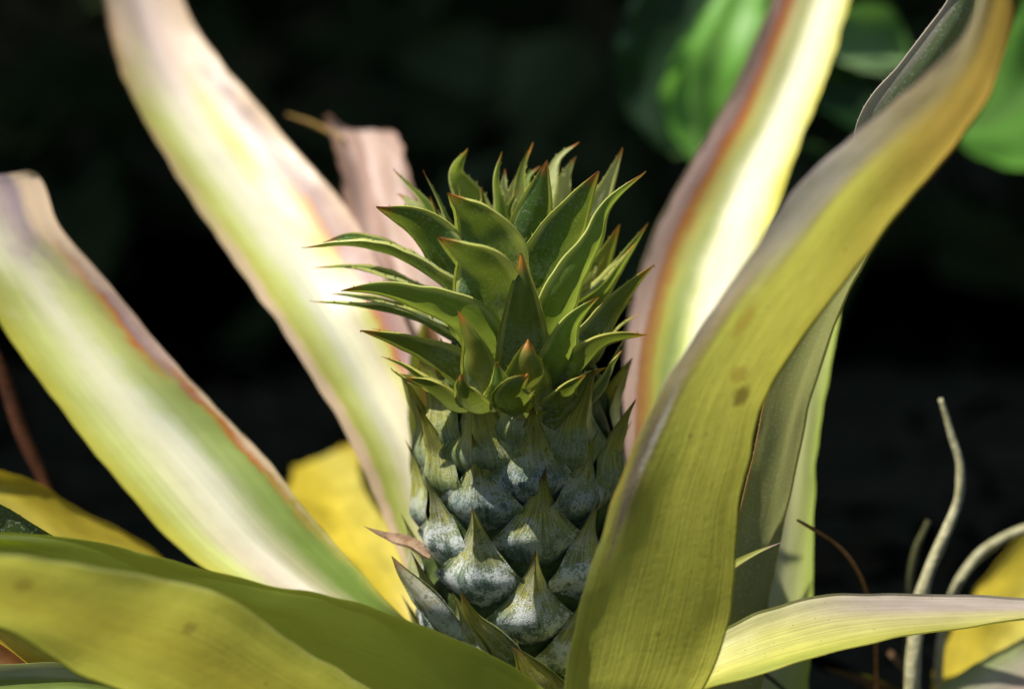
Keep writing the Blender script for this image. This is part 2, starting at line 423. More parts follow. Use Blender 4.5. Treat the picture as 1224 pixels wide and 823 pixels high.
def bract(ty, th, idx):
    """one fruitlet's pointed scale: bulging crescent base, hollowed flanks, keel and a free spine"""
    rnd = random.Random(idx * 13 + 5)
    low = min(1, max(0, (ty - 470) / 200))                # 0 top of fruit .. 1 bottom
    hi = min(1, max(0, (505 - ty) / 45))
    H = (130 + 8 * low + 14 * hi + rnd.uniform(-7, 7)) * PXM
    Wd = (46 + 8 * low + 2 * hi + rnd.uniform(-4, 4)) * PXM
    R0 = rad_at(ty + 70)
    Ztip = Z(ty, -R0 * math.cos(th) - 0.004)
    sh = 0.30 + 0.04 * rnd.random()
    NTt, NS_ = 30, 20
    lean = rnd.uniform(-0.10, 0.10); out = rnd.uniform(0.8, 1.25)
    V, F, UV = [], [], []
    for i in range(NTt + 1):
        t = i / NTt
        if t < sh: ww = math.sqrt(max(0, 1 - ((sh - t) / sh) ** 2)) ** 0.9
        else:
            x = (t - sh) / (1 - sh); ww = (0.90 - 0.25 * hi) * (1 - x) ** (2.0 - 0.4 * hi) + (0.10 + 0.25 * hi) * (1 - x) ** 0.6
        ww = max(ww, 0.004)
        z = Ztip - H * (1 - t)
        rr = R0 + (rad_at(ty + 135 * (1 - t)) - R0) * 0.7
        # profile: tucked under at the bottom, swollen at the shoulder, hollow above it, spine free at the top
        prof = -0.0052 + 0.0096 * math.sin(min(1, t / 0.34) * math.pi / 2) - 0.0016 * max(0, math.sin((t - 0.36) / 0.64 * math.pi)) * (t > 0.36) + (0.0058 + 0.002 * hi) * out * max(0, (t - 0.55) / 0.45) ** 1.2
        for j in range(NS_ + 1):
            s = 2 * j / NS_ - 1; a_ = abs(s)
            wd = Wd * ww
            x = s * wd + lean * Wd * max(0, (t - 0.4)) ** 1.3
            drop = 0.0038 * ww * a_ ** 2.2
            keel = 0.0034 * (1 - a_) ** 2.8 * (0.35 + 0.65 * min(1, t / 0.5)) * min(1, ww * 3)
            lip = 0.0032 * max(0, (a_ - 0.68) / 0.32) ** 2 * math.exp(-((t - sh) / 0.14) ** 2)
            ridge = 0.00025 * math.sin(s * 17 + rnd.random() * 0.0) * ww * (1 - t)
            nz = 0.0007 * noise.noise(Vector((s * 1.6 + idx, t * 4, idx * 0.7))) + 0.0003 * noise.noise(Vector((s * 6 + idx, t * 9, idx)))
            r = rr + prof - drop + keel + lip + (ridge + nz) * min(1, ww * 2)
            g = th + x / max(rr, 0.01)
            dz = -0.0022 * (a_ ** 2) * math.exp(-((t - sh) / 0.25) ** 2)      # shoulders sit a little low
            V.append(Vector((AX + math.sin(g) * r, -math.cos(g) * r, z + dz * 0 + 0.0006 * noise.noise(Vector((s * 3, t * 5, idx * 2.2))) * ww)))
            UV.append((j / NS_, t))
    for i in range(NTt):
        for j in range(NS_):
            k = i * (NS_ + 1) + j; F.append((k, k + 1, k + NS_ + 2, k + NS_ + 1))
    hb = ty + rnd.uniform(-12, 12)
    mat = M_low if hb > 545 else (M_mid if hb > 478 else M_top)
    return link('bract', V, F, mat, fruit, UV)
for i, (ty, ta) in enumerate(sorted(seq)):
    bract(ty - 9 + random.uniform(-5, 5), ta + R_(random.uniform(-2.2, 2.2)), i)

# ---------- crown
CO = (360, 160); CS = 2.743
def c(zx, zy, d): return P(CO[0] + zx / CS, CO[1] + zy / CS, d)
def cl(seed, g1, g2, edge, redtip, tr=0.26, tcol=(0.50, 0.62, 0.06), **kw):
    return leaf_mat('crown_leaf_%d' % seed,
        [(0, [(0.0, edge), (0.07, edge), (0.15, g1), (0.5, g2), (0.85, g1), (0.93, edge), (1, edge)])],  # edge: yellow margin brightened to paint in the sunlit rim
        transl=tr, tcol=tcol, tip=redtip, seed=seed, wob=0.03, aspect=2.5, mottle=0.35, streak=0.3, **kw)
RT = (0.86, 0.97, (0.50, 0.12, 0.03)); YT = (0.82, 0.96, (0.62, 0.24, 0.04))
C_green = cl(1, (0.065, 0.16, 0.025), (0.11, 0.23, 0.035), (0.78, 0.80, 0.20), RT, scurf=0.5, scurf_lo=0.5, speckle=0.25)  # greens darkened, as in C_olive, to paint in shaded fronts
C_bright = cl(2, (0.24, 0.40, 0.06), (0.32, 0.48, 0.09), (0.78, 0.82, 0.26), RT, tr=0.42, speckle=0.15)
C_olive = cl(3, (0.12, 0.18, 0.03), (0.18, 0.24, 0.04), (0.70, 0.68, 0.16), YT, scurf=0.3, scurf_lo=0.5)
C_yellow = cl(4, (0.26, 0.34, 0.05), (0.46, 0.42, 0.07), (0.60, 0.60, 0.12), YT, scurf=0.45, scurf_lo=0.45, spots=0.5)
C_pale = cl(5, (0.72, 0.80, 0.32), (0.84, 0.88, 0.46), (0.88, 0.88, 0.4), RT, tr=0.45, tcol=(0.7, 0.75, 0.2))

core = []
axis_pts = [(Vector((AX, 0, Z(470)))), Vector((AX, 0, Z(420))), Vector((AX, 0, Z(360))), Vector((AX, 0, Z(310)))]
crown = tube('crown', axis_pts, [0.030, 0.026, 0.018, 0.004], plain_mat('crown_core', (0.04, 0.07, 0.02), (0.10, 0.16, 0.04), 300), plant, 24, 0.1)
crown['label'] = 'tuft of toothed green leaves with red tips on top of the fruit'

# (points base..tip as (x, y, depth), true width px, kind, material, cup, twist)
T = [
 ([(620,560,-1.6),(612,400,-3.0),(575,290,-3.8),(492,205,-4.6)], 84,'broad',C_green,0.45,0),
 ([(610,720,-2.4),(612,560,-3.8),(588,440,-4.9),(463,350,-6.0)], 80,'broad',C_green,0.45,0),
 ([(728,800,-3.2),(728,680,-4.2),(727,540,-4.8),(722,405,-5.0)], 50,'tri',C_olive,0.40,0),
 ([(735,620,-1.0),(790,470,-2.2),(870,310,-2.6),(966,140,-2.8)], 62,'broad',C_green,0.35,0.35),
 ([(680,560,-0.6),(730,390,-1.4),(768,250,-1.8),(802,103,-2.0)], 50,'broad',C_green,0.35,0.2),
 ([(800,740,-2.4),(850,560,-3.4),(960,350,-3.2),(1010,230,-2.8),(1120,133,-2.4)], 56,'long',C_bright,0.5,0.5),
 ([(860,480,0.2),(950,300,0.4),(1000,180,0.8),(1050,58,1.0)], 44,'long',C_pale,0.35,0),
 ([(780,330,0.8),(810,200,1.2),(838,90,1.4),(902,34,1.2)], 26,'long',C_pale,0.4,0),
 ([(820,340,1.0),(850,220,1.4),(866,140,1.8),(895,83,2.0)], 34,'long',C_pale,0.3,0),
 ([(690,430,0.6),(712,280,0.8),(722,130,1.0),(756,38,0.8)], 22,'long',C_olive,0.4,0),
 ([(660,420,0.0),(652,270,0.0),(638,150,-0.2),(656,68,-0.2)], 24,'long',C_bright,0.4,0.3),
 ([(600,360,0.8),(560,230,0.8),(508,130,0.6),(542,56,0.2)], 42,'long',C_bright,0.4,0),
 ([(560,330,0.0),(530,260,-0.4),(515,172,-0.6)], 16,'long',C_olive,0.4,0),
 ([(560,480,0.2),(500,340,0.2),(448,215,0.0),(404,130,-0.2)], 24,'long',C_green,0.4,0),
 ([(540,440,0.8),(470,320,1.0),(395,215,1.0),(310,125,1.0)], 30,'long',C_bright,0.4,0),
 ([(520,380,2.0),(430,290,2.2),(370,235,2.4),(325,200,2.6)], 34,'long',C_pale,0.3,0),
 ([(600,600,-1.0),(500,430,-2.0),(390,300,-2.4),(260,245,-2.8)], 58,'broad',C_green,0.4,0.2),
 ([(520,520,0.2),(350,405,0.2),(200,338,0.0),(82,355,-0.4)], 44,'long',C_green,0.45,0),
 ([(620,640,-1.0),(500,510,-1.8),(330,400,-2.0),(170,362,-2.0),(16,373,-2.0)], 62,'long',C_green,0.45,0.1),
 ([(480,560,0.0),(320,480,0.2),(190,440,0.2),(54,438,0.2)], 40,'long',C_green,0.45,0),
 ([(640,760,-2.6),(540,620,-3.8),(380,545,-4.2),(260,512,-4.2),(144,513,-4.2)], 66,'long',C_bright,0.5,0.2),
 ([(520,680,-0.5),(380,600,-1.0),(200,562,-1.0),(44,550,-1.0)], 44,'long',C_green,0.5,0),
 ([(500,640,0.2),(370,590,0.4),(240,545,0.6),(108,525,0.6)], 40,'long',C_green,0.5,0),
 ([(600,860,-2.0),(500,770,-3.0),(340,690,-3.2),(208,648,-3.2)], 60,'long',C_olive,0.5,0.1),
 ([(560,860,-0.6),(420,810,-1.6),(340,762,-1.8),(273,733,-1.8)], 44,'long',C_olive,0.5,0),
 ([(540,800,0.6),(400,720,0.4),(300,660,0.2),(240,640,0.2)], 44,'long',C_olive,0.5,0),
 ([(620,900,-3.2),(590,800,-4.2),(562,690,-4.8),(518,590,-5.0)], 46,'tri',C_yellow,0.45,0),
 ([(735,930,-3.4),(738,830,-4.4),(740,740,-5.0),(744,684,-5.0)], 50,'broad',C_yellow,0.45,0),
 ([(800,880,-2.6),(845,740,-3.8),(890,620,-4.2),(966,543,-4.2)], 46,'tri',C_bright,0.5,0.2),
 ([(830,700,0.4),(950,560,0.6),(1050,420,0.6),(1130,303,0.6)], 34,'long',C_bright,0.45,0),
 ([(830,660,1.0),(920,560,1.2),(990,420,1.4),(1040,308,1.4)], 52,'long',C_yellow,0.4,0),
 ([(840,820,-1.2),(950,690,-1.8),(1040,550,-1.6),(1146,440,-1.4)], 54,'long',C_olive,0.45,0),
 ([(860,760,0.4),(960,660,0.6),(1030,580,0.6),(1082,514,0.6)], 40,'long',C_olive,0.4,0),
 ([(860,820,-0.4),(960,730,-0.6),(1040,635,-0.6),(1110,588,-0.6)], 40,'long',C_olive,0.4,0),
 ([(780,900,-2.4),(880,780,-3.2),(1000,680,-3.0),(1122,660,-2.8)], 58,'long',C_olive,0.5,0),
 ([(880,940,-2.0),(980,840,-2.0),(1020,760,-1.8),(1052,710,-1.6)], 46,'long',C_olive,0.5,0),
 ([(820,960,-2.8),(900,860,-3.2),(940,800,-3.2),(990,770,-3.2)], 52,'long',C_olive,0.5,0),
 ([(660,360,1.4),(664,240,1.4),(664,180,1.2),(668,125,1.2)], 20,'long',C_pale,0.4,0),
 ([(700,380,1.6),(700,280,1.8),(694,210,1.8),(712,135,1.8)], 34,'long',C_pale,0.4,0),
 ([(720,380,2.0),(738,230,2.2),(738,150,2.4),(775,112,2.4)], 24,'long',C_bright,0.4,0),
 ([(670,420,1.0),(672,330,0.8),(680,250,0.6),(718,180,0.6)], 14,'long',C_olive,0.4,0.5),
 ([(940,480,1.4),(955,400,1.6),(962,370,1.8)], 22,'long',C_pale,0.4,0),
 ([(900,900,-1.0),(1000,800,-1.0),(1030,730,-1.0),(1060,670,-0.8)], 34,'long',C_olive,0.5,0),
 ([(590,340,0.6),(590,280,0.6),(596,220,0.6),(590,185,0.6)], 18,'long',C_olive,0.5,0),
 ([(510,900,-2.8),(465,862,-3.6),(415,826,-4.0),(352,802,-4.0)], 40,'tri',C_olive,0.45,0),
 ([(580,905,-3.8),(548,866,-4.7),(528,832,-5.0),(524,796,-5.2)], 36,'tri',C_olive,0.45,0),
 ([(700,915,-3.8),(696,868,-4.8),(706,832,-5.2),(738,796,-5.2)], 42,'broad',C_olive,0.45,0),
 ([(650,890,-4.0),(656,838,-4.9),(650,795,-5.2),(640,756,-5.4)], 30,'tri',C_bright,0.45,0),
 ([(825,910,-3.0),(856,866,-4.0),(882,834,-4.4),(925,796,-4.4)], 38,'tri',C_olive,0.45,0),
 ([(420,830,-1.0),(340,800,-1.6),(300,775,-1.8)], 30,'long',C_olive,0.5,0),
]
FACE = {3: Vector((-0.2, 1, 0.2)), 4: Vector((-0.1, 1, 0.1)), 5: Vector((-0.45, 0.9, 0.3)), 6: Vector((-0.5, 0.9, 0.2)), 8: Vector((-0.4, 0.9, 0.1)), 11: Vector((0.4, -0.9, 0.2)), 16: Vector((0.35, 0.8, 0.6)), 15: Vector((0.4, -0.8, 0.5)), 20: Vector((0.2, 0.7, 0.8)), 28: Vector((-0.3, 0.9, 0.4)), 30: Vector((-0.5, 0.9, 0.2)), 31: Vector((-0.4, 0.8, 0.5)), 29: Vector((-0.4, 0.8, 0.4)), 34: Vector((-0.2, 0.7, 0.8)), 23: Vector((0.2, 0.7, 0.8))}
for i, (pts, Wp, kind, mat, cup, tw) in enumerate(T):
    pp = [c(*p) for p in pts]
    # a small hooked point, as on every crown leaf
    d = (pp[-1] - pp[-2]).normalized()
    side = d.cross(Vector((0, 1, 0)))
    pp.append(pp[-1] + d * 0.0012 + side * random.Random(i).uniform(-0.0008, 0.0008))
    crown_blade('crown_leaf', pp, Wp * PXM, mat, crown, kind, cup, 0.0034, i + 1, tw, FACE.get(i))
# the leaves on the far side and in the heart, following the same spiral
for k in range(34):
    rnd = random.Random(100 + k)
    g = k * R_(137.5); f = k / 33
    h0 = 440 - 110 * f; ln = (70 + 50 * rnd.random()) * PXM; el = R_(18 + 55 * f + rnd.uniform(-6, 6))
    dirv = Vector((math.sin(g), -math.cos(g), 0))
    if dirv.y < -0.1: continue
    if dirv.x < -0.7 and dirv.y < 0.2: continue
    base = Vector((AX, 0, Z(h0))) + dirv * 0.012
    p1 = base + (dirv * math.cos(el * .7) + Vector((0, 0, math.sin(el * .7)))) * ln * .5
    p2 = p1 + (dirv * math.cos(el) + Vector((0, 0, math.sin(el)))) * ln * .35
    p3 = p2 + (dirv * math.cos(el * 1.1) + Vector((0, 0, math.sin(el * 1.1)))) * ln * .3
    crown_blade('crown_leaf', [base, p1, p2, p3], (52 - 22 * f) * PXM, [C_green, C_olive, C_bright][k % 3], crown, 'long', 0.45, 0.0024, 200 + k)

# short withered bracts under the crown / at the foot of the fruit on the left
M_dry = plain_mat('dry_pink_brown', (0.50, 0.30, 0.18), (0.85, 0.62, 0.46), 300, 0.7, 0.5, 0.3)
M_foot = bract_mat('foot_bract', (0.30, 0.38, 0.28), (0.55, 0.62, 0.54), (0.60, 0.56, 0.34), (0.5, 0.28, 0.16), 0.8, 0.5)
def q(x, y, d): return P(x, y, d)
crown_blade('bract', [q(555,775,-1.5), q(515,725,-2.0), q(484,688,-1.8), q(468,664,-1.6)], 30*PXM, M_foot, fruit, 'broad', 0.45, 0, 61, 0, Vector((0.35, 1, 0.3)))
crown_blade('bract', [q(515,664,-1.0), q(490,650,-1.2), q(462,642,-1.4), q(434,628,-1.8)], 20*PXM, M_dry, fruit, 'broad', 0.5, 0, 62, 0.5, Vector((-0.2,-0.5,1)))['label'] = 'withered pinkish brown bract curling out at the foot of the fruit'
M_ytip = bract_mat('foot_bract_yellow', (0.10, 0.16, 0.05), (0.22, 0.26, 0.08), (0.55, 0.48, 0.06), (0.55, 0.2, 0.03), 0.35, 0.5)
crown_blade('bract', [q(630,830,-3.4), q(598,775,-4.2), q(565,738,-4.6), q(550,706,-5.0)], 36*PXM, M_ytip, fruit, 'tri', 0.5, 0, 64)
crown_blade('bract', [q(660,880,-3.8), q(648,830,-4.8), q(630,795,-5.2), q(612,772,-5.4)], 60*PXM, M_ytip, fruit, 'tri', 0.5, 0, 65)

# ---------- flowering stalk and short stem, down to the soil
tube('stem', [Vector((AX, 0, GZ - 0.01)), Vector((AX, 0, Z(980))), Vector((AX, 0, Z(920))), Vector((AX, 0, Z(860)))],
     [0.030, 0.026, 0.020, 0.022], plain_mat('stem_skin', (0.12, 0.14, 0.05), (0.30, 0.30, 0.12), 150), plant, 20, 0.1)

# ---------- long leaves
LAV = (0.64, 0.44, 0.37); PINK = (0.88, 0.66, 0.46); ORG = (0.58, 0.17, 0.03); YG = (0.60, 0.60, 0.12); WH = (0.92, 0.89, 0.62)  # WH: overexposed sunlight painted along the rear leaf middles
GR = (0.24, 0.36, 0.07); YEL = (0.62, 0.58, 0.08); PALEG = (0.70, 0.76, 0.26)
M_l1 = leaf_mat('leaf_tall_left', [
  (0.0, [(0, PINK), (0.07, PINK), (0.13, GR), (0.22, (0.34, 0.44, 0.12)), (0.38, (0.60, 0.52, 0.30)), (0.60, (0.66, 0.52, 0.34)), (0.76, YG), (0.80, ORG), (0.86, (0.55, 0.30, 0.24)), (1, LAV)]),
  (0.45, [(0, PINK), (0.08, PINK), (0.14, YG), (0.28, PALEG), (0.44, (0.80, 0.80, 0.62)), (0.54, WH), (0.66, (0.80, 0.72, 0.52)), (0.78, YG), (0.83, ORG), (0.87, (0.45, 0.26, 0.26)), (1, LAV)]),
  (0.72, [(0, (0.62, 0.44, 0.20)), (0.06, YG), (0.22, PALEG), (0.42, WH), (0.56, (0.82, 0.78, 0.62)), (0.70, YG), (0.80, (0.62, 0.36, 0.14)), (0.86, (0.42, 0.30, 0.30)), (1, PINK)]),
  (0.86, [(0, (0.70, 0.42, 0.22)), (0.12, PINK), (0.5, (0.80, 0.64, 0.58)), (1, PINK)])],
  transl=0.14, rough=0.36, wob=0.13, tcol=(0.7, 0.6, 0.25), streak=0.22, aspect=7, mottle=0.12)
blade('leaf', [(600,930,0,640,930,0),(530,780,3.5,600,770,3),(468,640,6,550,620,6),(430,552,7,530,500,8),(385,470,8,503,430,9.5),(322,372,9.5,462,340,11),
   (250,272,13,414,252,14),(186,168,16,350,178,17),(146,90,18.5,288,108,19.5),(127,15,20.5,232,30,21.5),(122,-50,22,195,-50,22.5),(140,-120,23,150,-125,23)],
   M_l1, plant, sag=0.20, sharp=1.5, wave=0.0022, seed=1, n=14, nu=40)['label'] = 'tall leaf behind the fruit on the left, pale middle with pink dried margin'

M_l2 = leaf_mat('leaf_left', [
  (0.0, [(0, YG), (0.1, GR), (0.5, (0.40, 0.40, 0.12)), (0.75, GR), (1, (0.20, 0.32, 0.06))]),
  (0.32, [(0, YEL), (0.06, YG), (0.16, PALEG), (0.30, (0.74, 0.62, 0.48)), (0.45, (0.82, 0.76, 0.62)), (0.60, (0.52, 0.50, 0.26)), (0.75, GR), (0.9, (0.28, 0.42, 0.09)), (1, YG)]),
  (0.62, [(0, YEL), (0.07, YG), (0.2, PALEG), (0.42, WH), (0.56, (0.84, 0.84, 0.66)), (0.72, (0.46, 0.54, 0.20)), (0.88, (0.40, 0.50, 0.14)), (0.94, ORG), (1, PINK)]),
  (0.80, [(0, YEL), (0.1, YG), (0.25, PALEG), (0.45, WH), (0.65, PALEG), (0.80, (0.50, 0.50, 0.16)), (0.86, ORG), (0.90, (0.36, 0.24, 0.26)), (1, LAV)]),
  (0.95, [(0, PINK), (0.3, WH), (0.55, (0.55, 0.42, 0.42)), (0.7, (0.42, 0.32, 0.36)), (0.8, PINK), (1, PINK)])],
  transl=0.14, rough=0.36, wob=0.13, tcol=(0.6, 0.65, 0.15), streak=0.22, aspect=6, mottle=0.12)
blade('leaf', [(600,940,-1,640,930,-1),(520,830,1,590,800,0),(400,760,2.5,490,742,1.5),(300,712,3.5,428,680,3),(215,655,4.5,370,615,4),(130,560,5.5,318,548,5),
   (60,470,6.5,250,478,6),(2,388,7.5,188,410,7),(-35,320,8.2,122,330,8),(-60,270,8.8,72,272,8.6),(-70,235,9.2,48,214,9),(-60,205,9.4,30,203,9.2)],
   M_l2, plant, sag=0.17, sharp=1.5, wave=0.002, seed=2, n=14, nu=40)['label'] = 'broad leaf sweeping to the left edge, cream middle and green margin'

M_l3 = leaf_mat('leaf_dry_pink', [(0, [(0, (0.20, 0.30, 0.06)), (0.3, (0.40, 0.18, 0.12)), (1, (0.5, 0.3, 0.22))]),
   (0.4, [(0, (0.55, 0.32, 0.22)), (0.25, (0.84, 0.60, 0.52)), (0.45, (0.50, 0.28, 0.22)), (0.5, (0.86, 0.62, 0.54)), (1, (0.74, 0.50, 0.42))])],
   transl=0.3, tcol=(0.7, 0.4, 0.25), streak=0.25, aspect=6, mottle=0.25, wob=0.1)
blade('leaf', [(590,900,2,640,900,2),(545,700,6,610,700,6),(490,520,9,570,500,9),(455,410,12,548,400,12),(425,310,14.5,520,300,14.5),(410,230,17.5,493,225,17.5),
   (400,180,19.5,478,178,19.5),(388,148,20.6,470,158,20.6),(396,143,20.8,462,155,20.8)], M_l3, plant, sag=0.12, wave=0.006, seed=3, nu=30)['label'] = 'withered pink leaf with a broken flat end behind the crown'
tube('leaf', [P(412,168,20), P(390,156,20.4), P(368,146,20.6), P(343,137,20.8)], [0.0012, 0.0014, 0.0012, 0.0006], plain_mat('dry_ochre', (0.22, 0.13, 0.03), (0.42, 0.28, 0.08), 200), plant)['label'] = 'thin dried ochre shred at the end of the withered leaf'
M_l3b = leaf_mat('leaf_green_red', [(0, [(0, (0.22, 0.36, 0.07)), (0.2, (0.30, 0.42, 0.08)), (0.35, (0.35, 0.12, 0.06)), (0.7, (0.42, 0.16, 0.10)), (1, (0.5, 0.3, 0.2))])], transl=0.3, aspect=5)
blade('leaf', [(580,900,2,650,900,2),(530,740,3.5,600,740,4),(505,640,4.5,570,640,5),(492,560,5.5,550,560,6),(488,490,6.2,545,480,6.8),(490,430,6.8,535,430,7.2),(505,385,7.2,515,385,7.2)],
   M_l3b, plant, sag=0.2, wave=0.002, seed=4)

M_l4 = leaf_mat('leaf_right_rear', [
  (0.0, [(0, (0.55, 0.25, 0.12)), (0.12, ORG), (0.3, (0.55, 0.5, 0.14)), (0.6, GR), (1, YG)]),
  (0.38, [(0, LAV), (0.10, LAV), (0.14, (0.46, 0.20, 0.08)), (0.24, (0.60, 0.34, 0.08)), (0.30, YG), (0.40, (0.36, 0.46, 0.14)), (0.52, PALEG), (0.70, WH), (0.86, (0.84, 0.80, 0.50)), (1, YEL)]),
  (0.62, [(0, LAV), (0.12, (0.55, 0.36, 0.34)), (0.19, ORG), (0.27, (0.60, 0.50, 0.14)), (0.40, (0.46, 0.50, 0.18)), (0.55, WH), (0.75, WH), (0.92, (0.76, 0.72, 0.28)), (1, YEL)]),
  (0.9, [(0, PINK), (0.1, (0.40, 0.22, 0.20)), (0.2, ORG), (0.32, (0.72, 0.66, 0.34)), (0.42, (0.50, 0.52, 0.22)), (0.6, WH), (0.9, (0.80, 0.78, 0.40)), (1, YEL)])],
  transl=0.14, rough=0.36, wob=0.13, tcol=(0.65, 0.6, 0.15), streak=0.22, aspect=7, mottle=0.12)
blade('leaf', [(620,920,1,680,920,1),(690,760,3,800,760,2.5),(735,620,4,850,620,3.5),(746,540,5.2,862,560,5.2),(744,470,6.6,870,480,6.6),(748,400,8.2,884,400,8.2),(764,330,10,905,330,10),
   (790,262,12,925,262,12),(832,188,14.2,952,180,14.2),(882,98,17,988,90,17),(922,5,19.6,1015,0,19.6),(955,-80,22,1035,-80,22),(985,-150,24,1000,-150,24)],
   M_l4, plant, sag=0.20, sharp=1.5, wave=0.002, seed=5, n=14, nu=40)['label'] = 'upright leaf behind the fruit on the right, white middle and orange brown margin'

# front right leaf: its underside faces us, light comes through
OL = (0.70, 0.71, 0.12); OL2 = (0.80, 0.77, 0.13); PUR = (0.40, 0.32, 0.38)
M_l5 = leaf_mat('leaf_front_right', [
  (0.33, [(0, (0.74, 0.78, 0.24)), (0.05, (0.64, 0.66, 0.12)), (0.5, (0.66, 0.66, 0.11)), (0.9, (0.74, 0.72, 0.12)), (1, (0.6, 0.6, 0.1))]),
  (0.44, [(0, (0.70, 0.56, 0.14)), (0.03, (0.70, 0.56, 0.14)), (0.08, PUR), (0.12, (0.66, 0.56, 0.60)), (0.16, (0.44, 0.36, 0.16)), (0.21, OL), (0.55, OL2), (1, (0.46, 0.46, 0.07))]),
  (0.58, [(0, (0.72, 0.62, 0.68)), (0.09, LAV), (0.14, (0.40, 0.30, 0.20)), (0.20, OL), (0.6, OL2), (1, (0.5, 0.46, 0.06))]),
  (0.72, [(0, (0.74, 0.66, 0.72)), (0.22, (0.62, 0.54, 0.60)), (0.30, (0.42, 0.36, 0.16)), (0.38, OL), (0.7, (0.46, 0.40, 0.06)), (1, (0.50, 0.38, 0.06))]),
  (0.86, [(0, (0.60, 0.46, 0.40)), (0.25, (0.40, 0.30, 0.24)), (0.5, (0.42, 0.22, 0.06)), (1, (0.5, 0.24, 0.05))])],
  transl=0.66, tcol=(0.92, 0.90, 0.16), streak=0.30, bump=0.35, aspect=6, mottle=0.30, spots=0.7, rough=0.5, speckle=0.08, seed=4, tmix=0.20, marks=[(0.74, 0.525, 0.10, 0.012, (0.09, 0.04, 0.01), 0.95), (0.60, 0.545, 0.10, 0.010, (0.34, 0.18, 0.03), 0.6), (0.34, 0.595, 0.06, 0.020, (0.40, 0.20, 0.03), 0.6), (0.10, 0.43, 0.035, 0.08, (0.26, 0.16, 0.20), 0.85), (0.13, 0.47, 0.02, 0.05, (0.86, 0.78, 0.84), 0.9)])
l5 = blade('leaf', [(640,980,-1.5,700,980,-1.5),(665,880,-6.8,790,890,-5.8),(677,805,-8,842,815,-6.8),(690,735,-8.8,866,750,-7.4),(712,660,-9.4,877,680,-7.8),(738,590,-10,880,610,-8.2),(766,525,-10.6,893,545,-8.6),
   (800,452,-11.3,908,480,-9.2),(846,375,-12.2,950,415,-10),(896,300,-13.3,1005,345,-11),(955,222,-14.6,1062,265,-12.4),(1030,152,-15.8,1118,196,-13.8),(1100,98,-17,1168,135,-15.4),
   (1142,62,-17.8,1192,80,-16.8),(1165,20,-18.4,1205,10,-18),(1190,-60,-19.3,1200,-60,-19.2)],
   M_l5, plant, sag=-0.04, sharp=2.2, wave=0.0022, seed=6, n=14, nu=40, teeth=0.0)
l5['label'] = 'big olive yellow leaf in front on the right, arching towards us with purple margin'

M_l6 = leaf_mat('leaf_grey_green', [
  (0.0, [(0, (0.45, 0.46, 0.24)), (0.1, (0.34, 0.37, 0.18)), (0.9, (0.38, 0.41, 0.18)), (1, (0.48, 0.50, 0.2))]),
  (0.55, [(0, (0.50, 0.25, 0.08)), (0.06, (0.36, 0.39, 0.17)), (0.5, (0.32, 0.36, 0.15)), (0.95, (0.40, 0.42, 0.16)), (1, (0.40, 0.40, 0.14))]),
  (0.8, [(0, (0.70, 0.62, 0.60)), (0.08, (0.56, 0.50, 0.46)), (0.14, (0.22, 0.30, 0.15)), (0.45, (0.26, 0.36, 0.16)), (0.62, (0.50, 0.44, 0.10)), (1, (0.42, 0.26, 0.06))])],
  transl=0.42, tcol=(0.62, 0.64, 0.22), streak=0.25, aspect=7, speckle=0.5, mottle=0.2, spots=0.2)
blade('leaf', [(650,980,0,700,980,0),(800,880,0,880,900,0),(850,800,0,908,820,0.6),(862,735,0,916,735,0.8),(878,640,-0.4,932,640,0.6),(896,560,-0.8,952,545,0.4),(912,480,-1.2,972,462,0.2),(940,400,-1.8,1003,380,-0.4),
   (975,310,-2.6,1048,290,-1.2),(1010,220,-3.4,1095,215,-2),(1030,135,-4,1145,125,-3),(1080,72,-4.6,1180,55,-3.8),(1134,0,-5.2,1210,-15,-4.6),(1165,-70,-6,1225,-80,-5.6),(1220,-140,-6.6,1226,-142,-6.6)],
   M_l6, plant, sag=-0.14, sharp=1.7, wave=0.002, seed=7, n=14, nu=30, teeth=0.0012)['label'] = 'grey-green leaf with a pale speckled underside just behind the front right leaf'

M_l7 = leaf_mat('leaf_pale_yellow_green', [(0, [(0, (0.60, 0.62, 0.40)), (0.4, (0.66, 0.66, 0.36)), (0.8, (0.56, 0.62, 0.2)), (1, (0.50, 0.62, 0.12))])], transl=0.35, tcol=(0.6, 0.7, 0.1), streak=0.1, aspect=6, mottle=0.15)
blade('leaf', [(660,960,2,720,960,2),(830,880,4,940,890,4),(885,800,5,966,805,5),(905,720,5.5,970,720,5.5),(915,640,6,971,640,6),(925,560,6.4,974,560,6.4),(940,480,7,984,480,7),(962,410,7.4,999,400,7.4),(990,340,8,1010,330,8),(1012,280,8.4,1018,278,8.4)],
   M_l7, plant, sag=0.12, wave=0.002, seed=8)

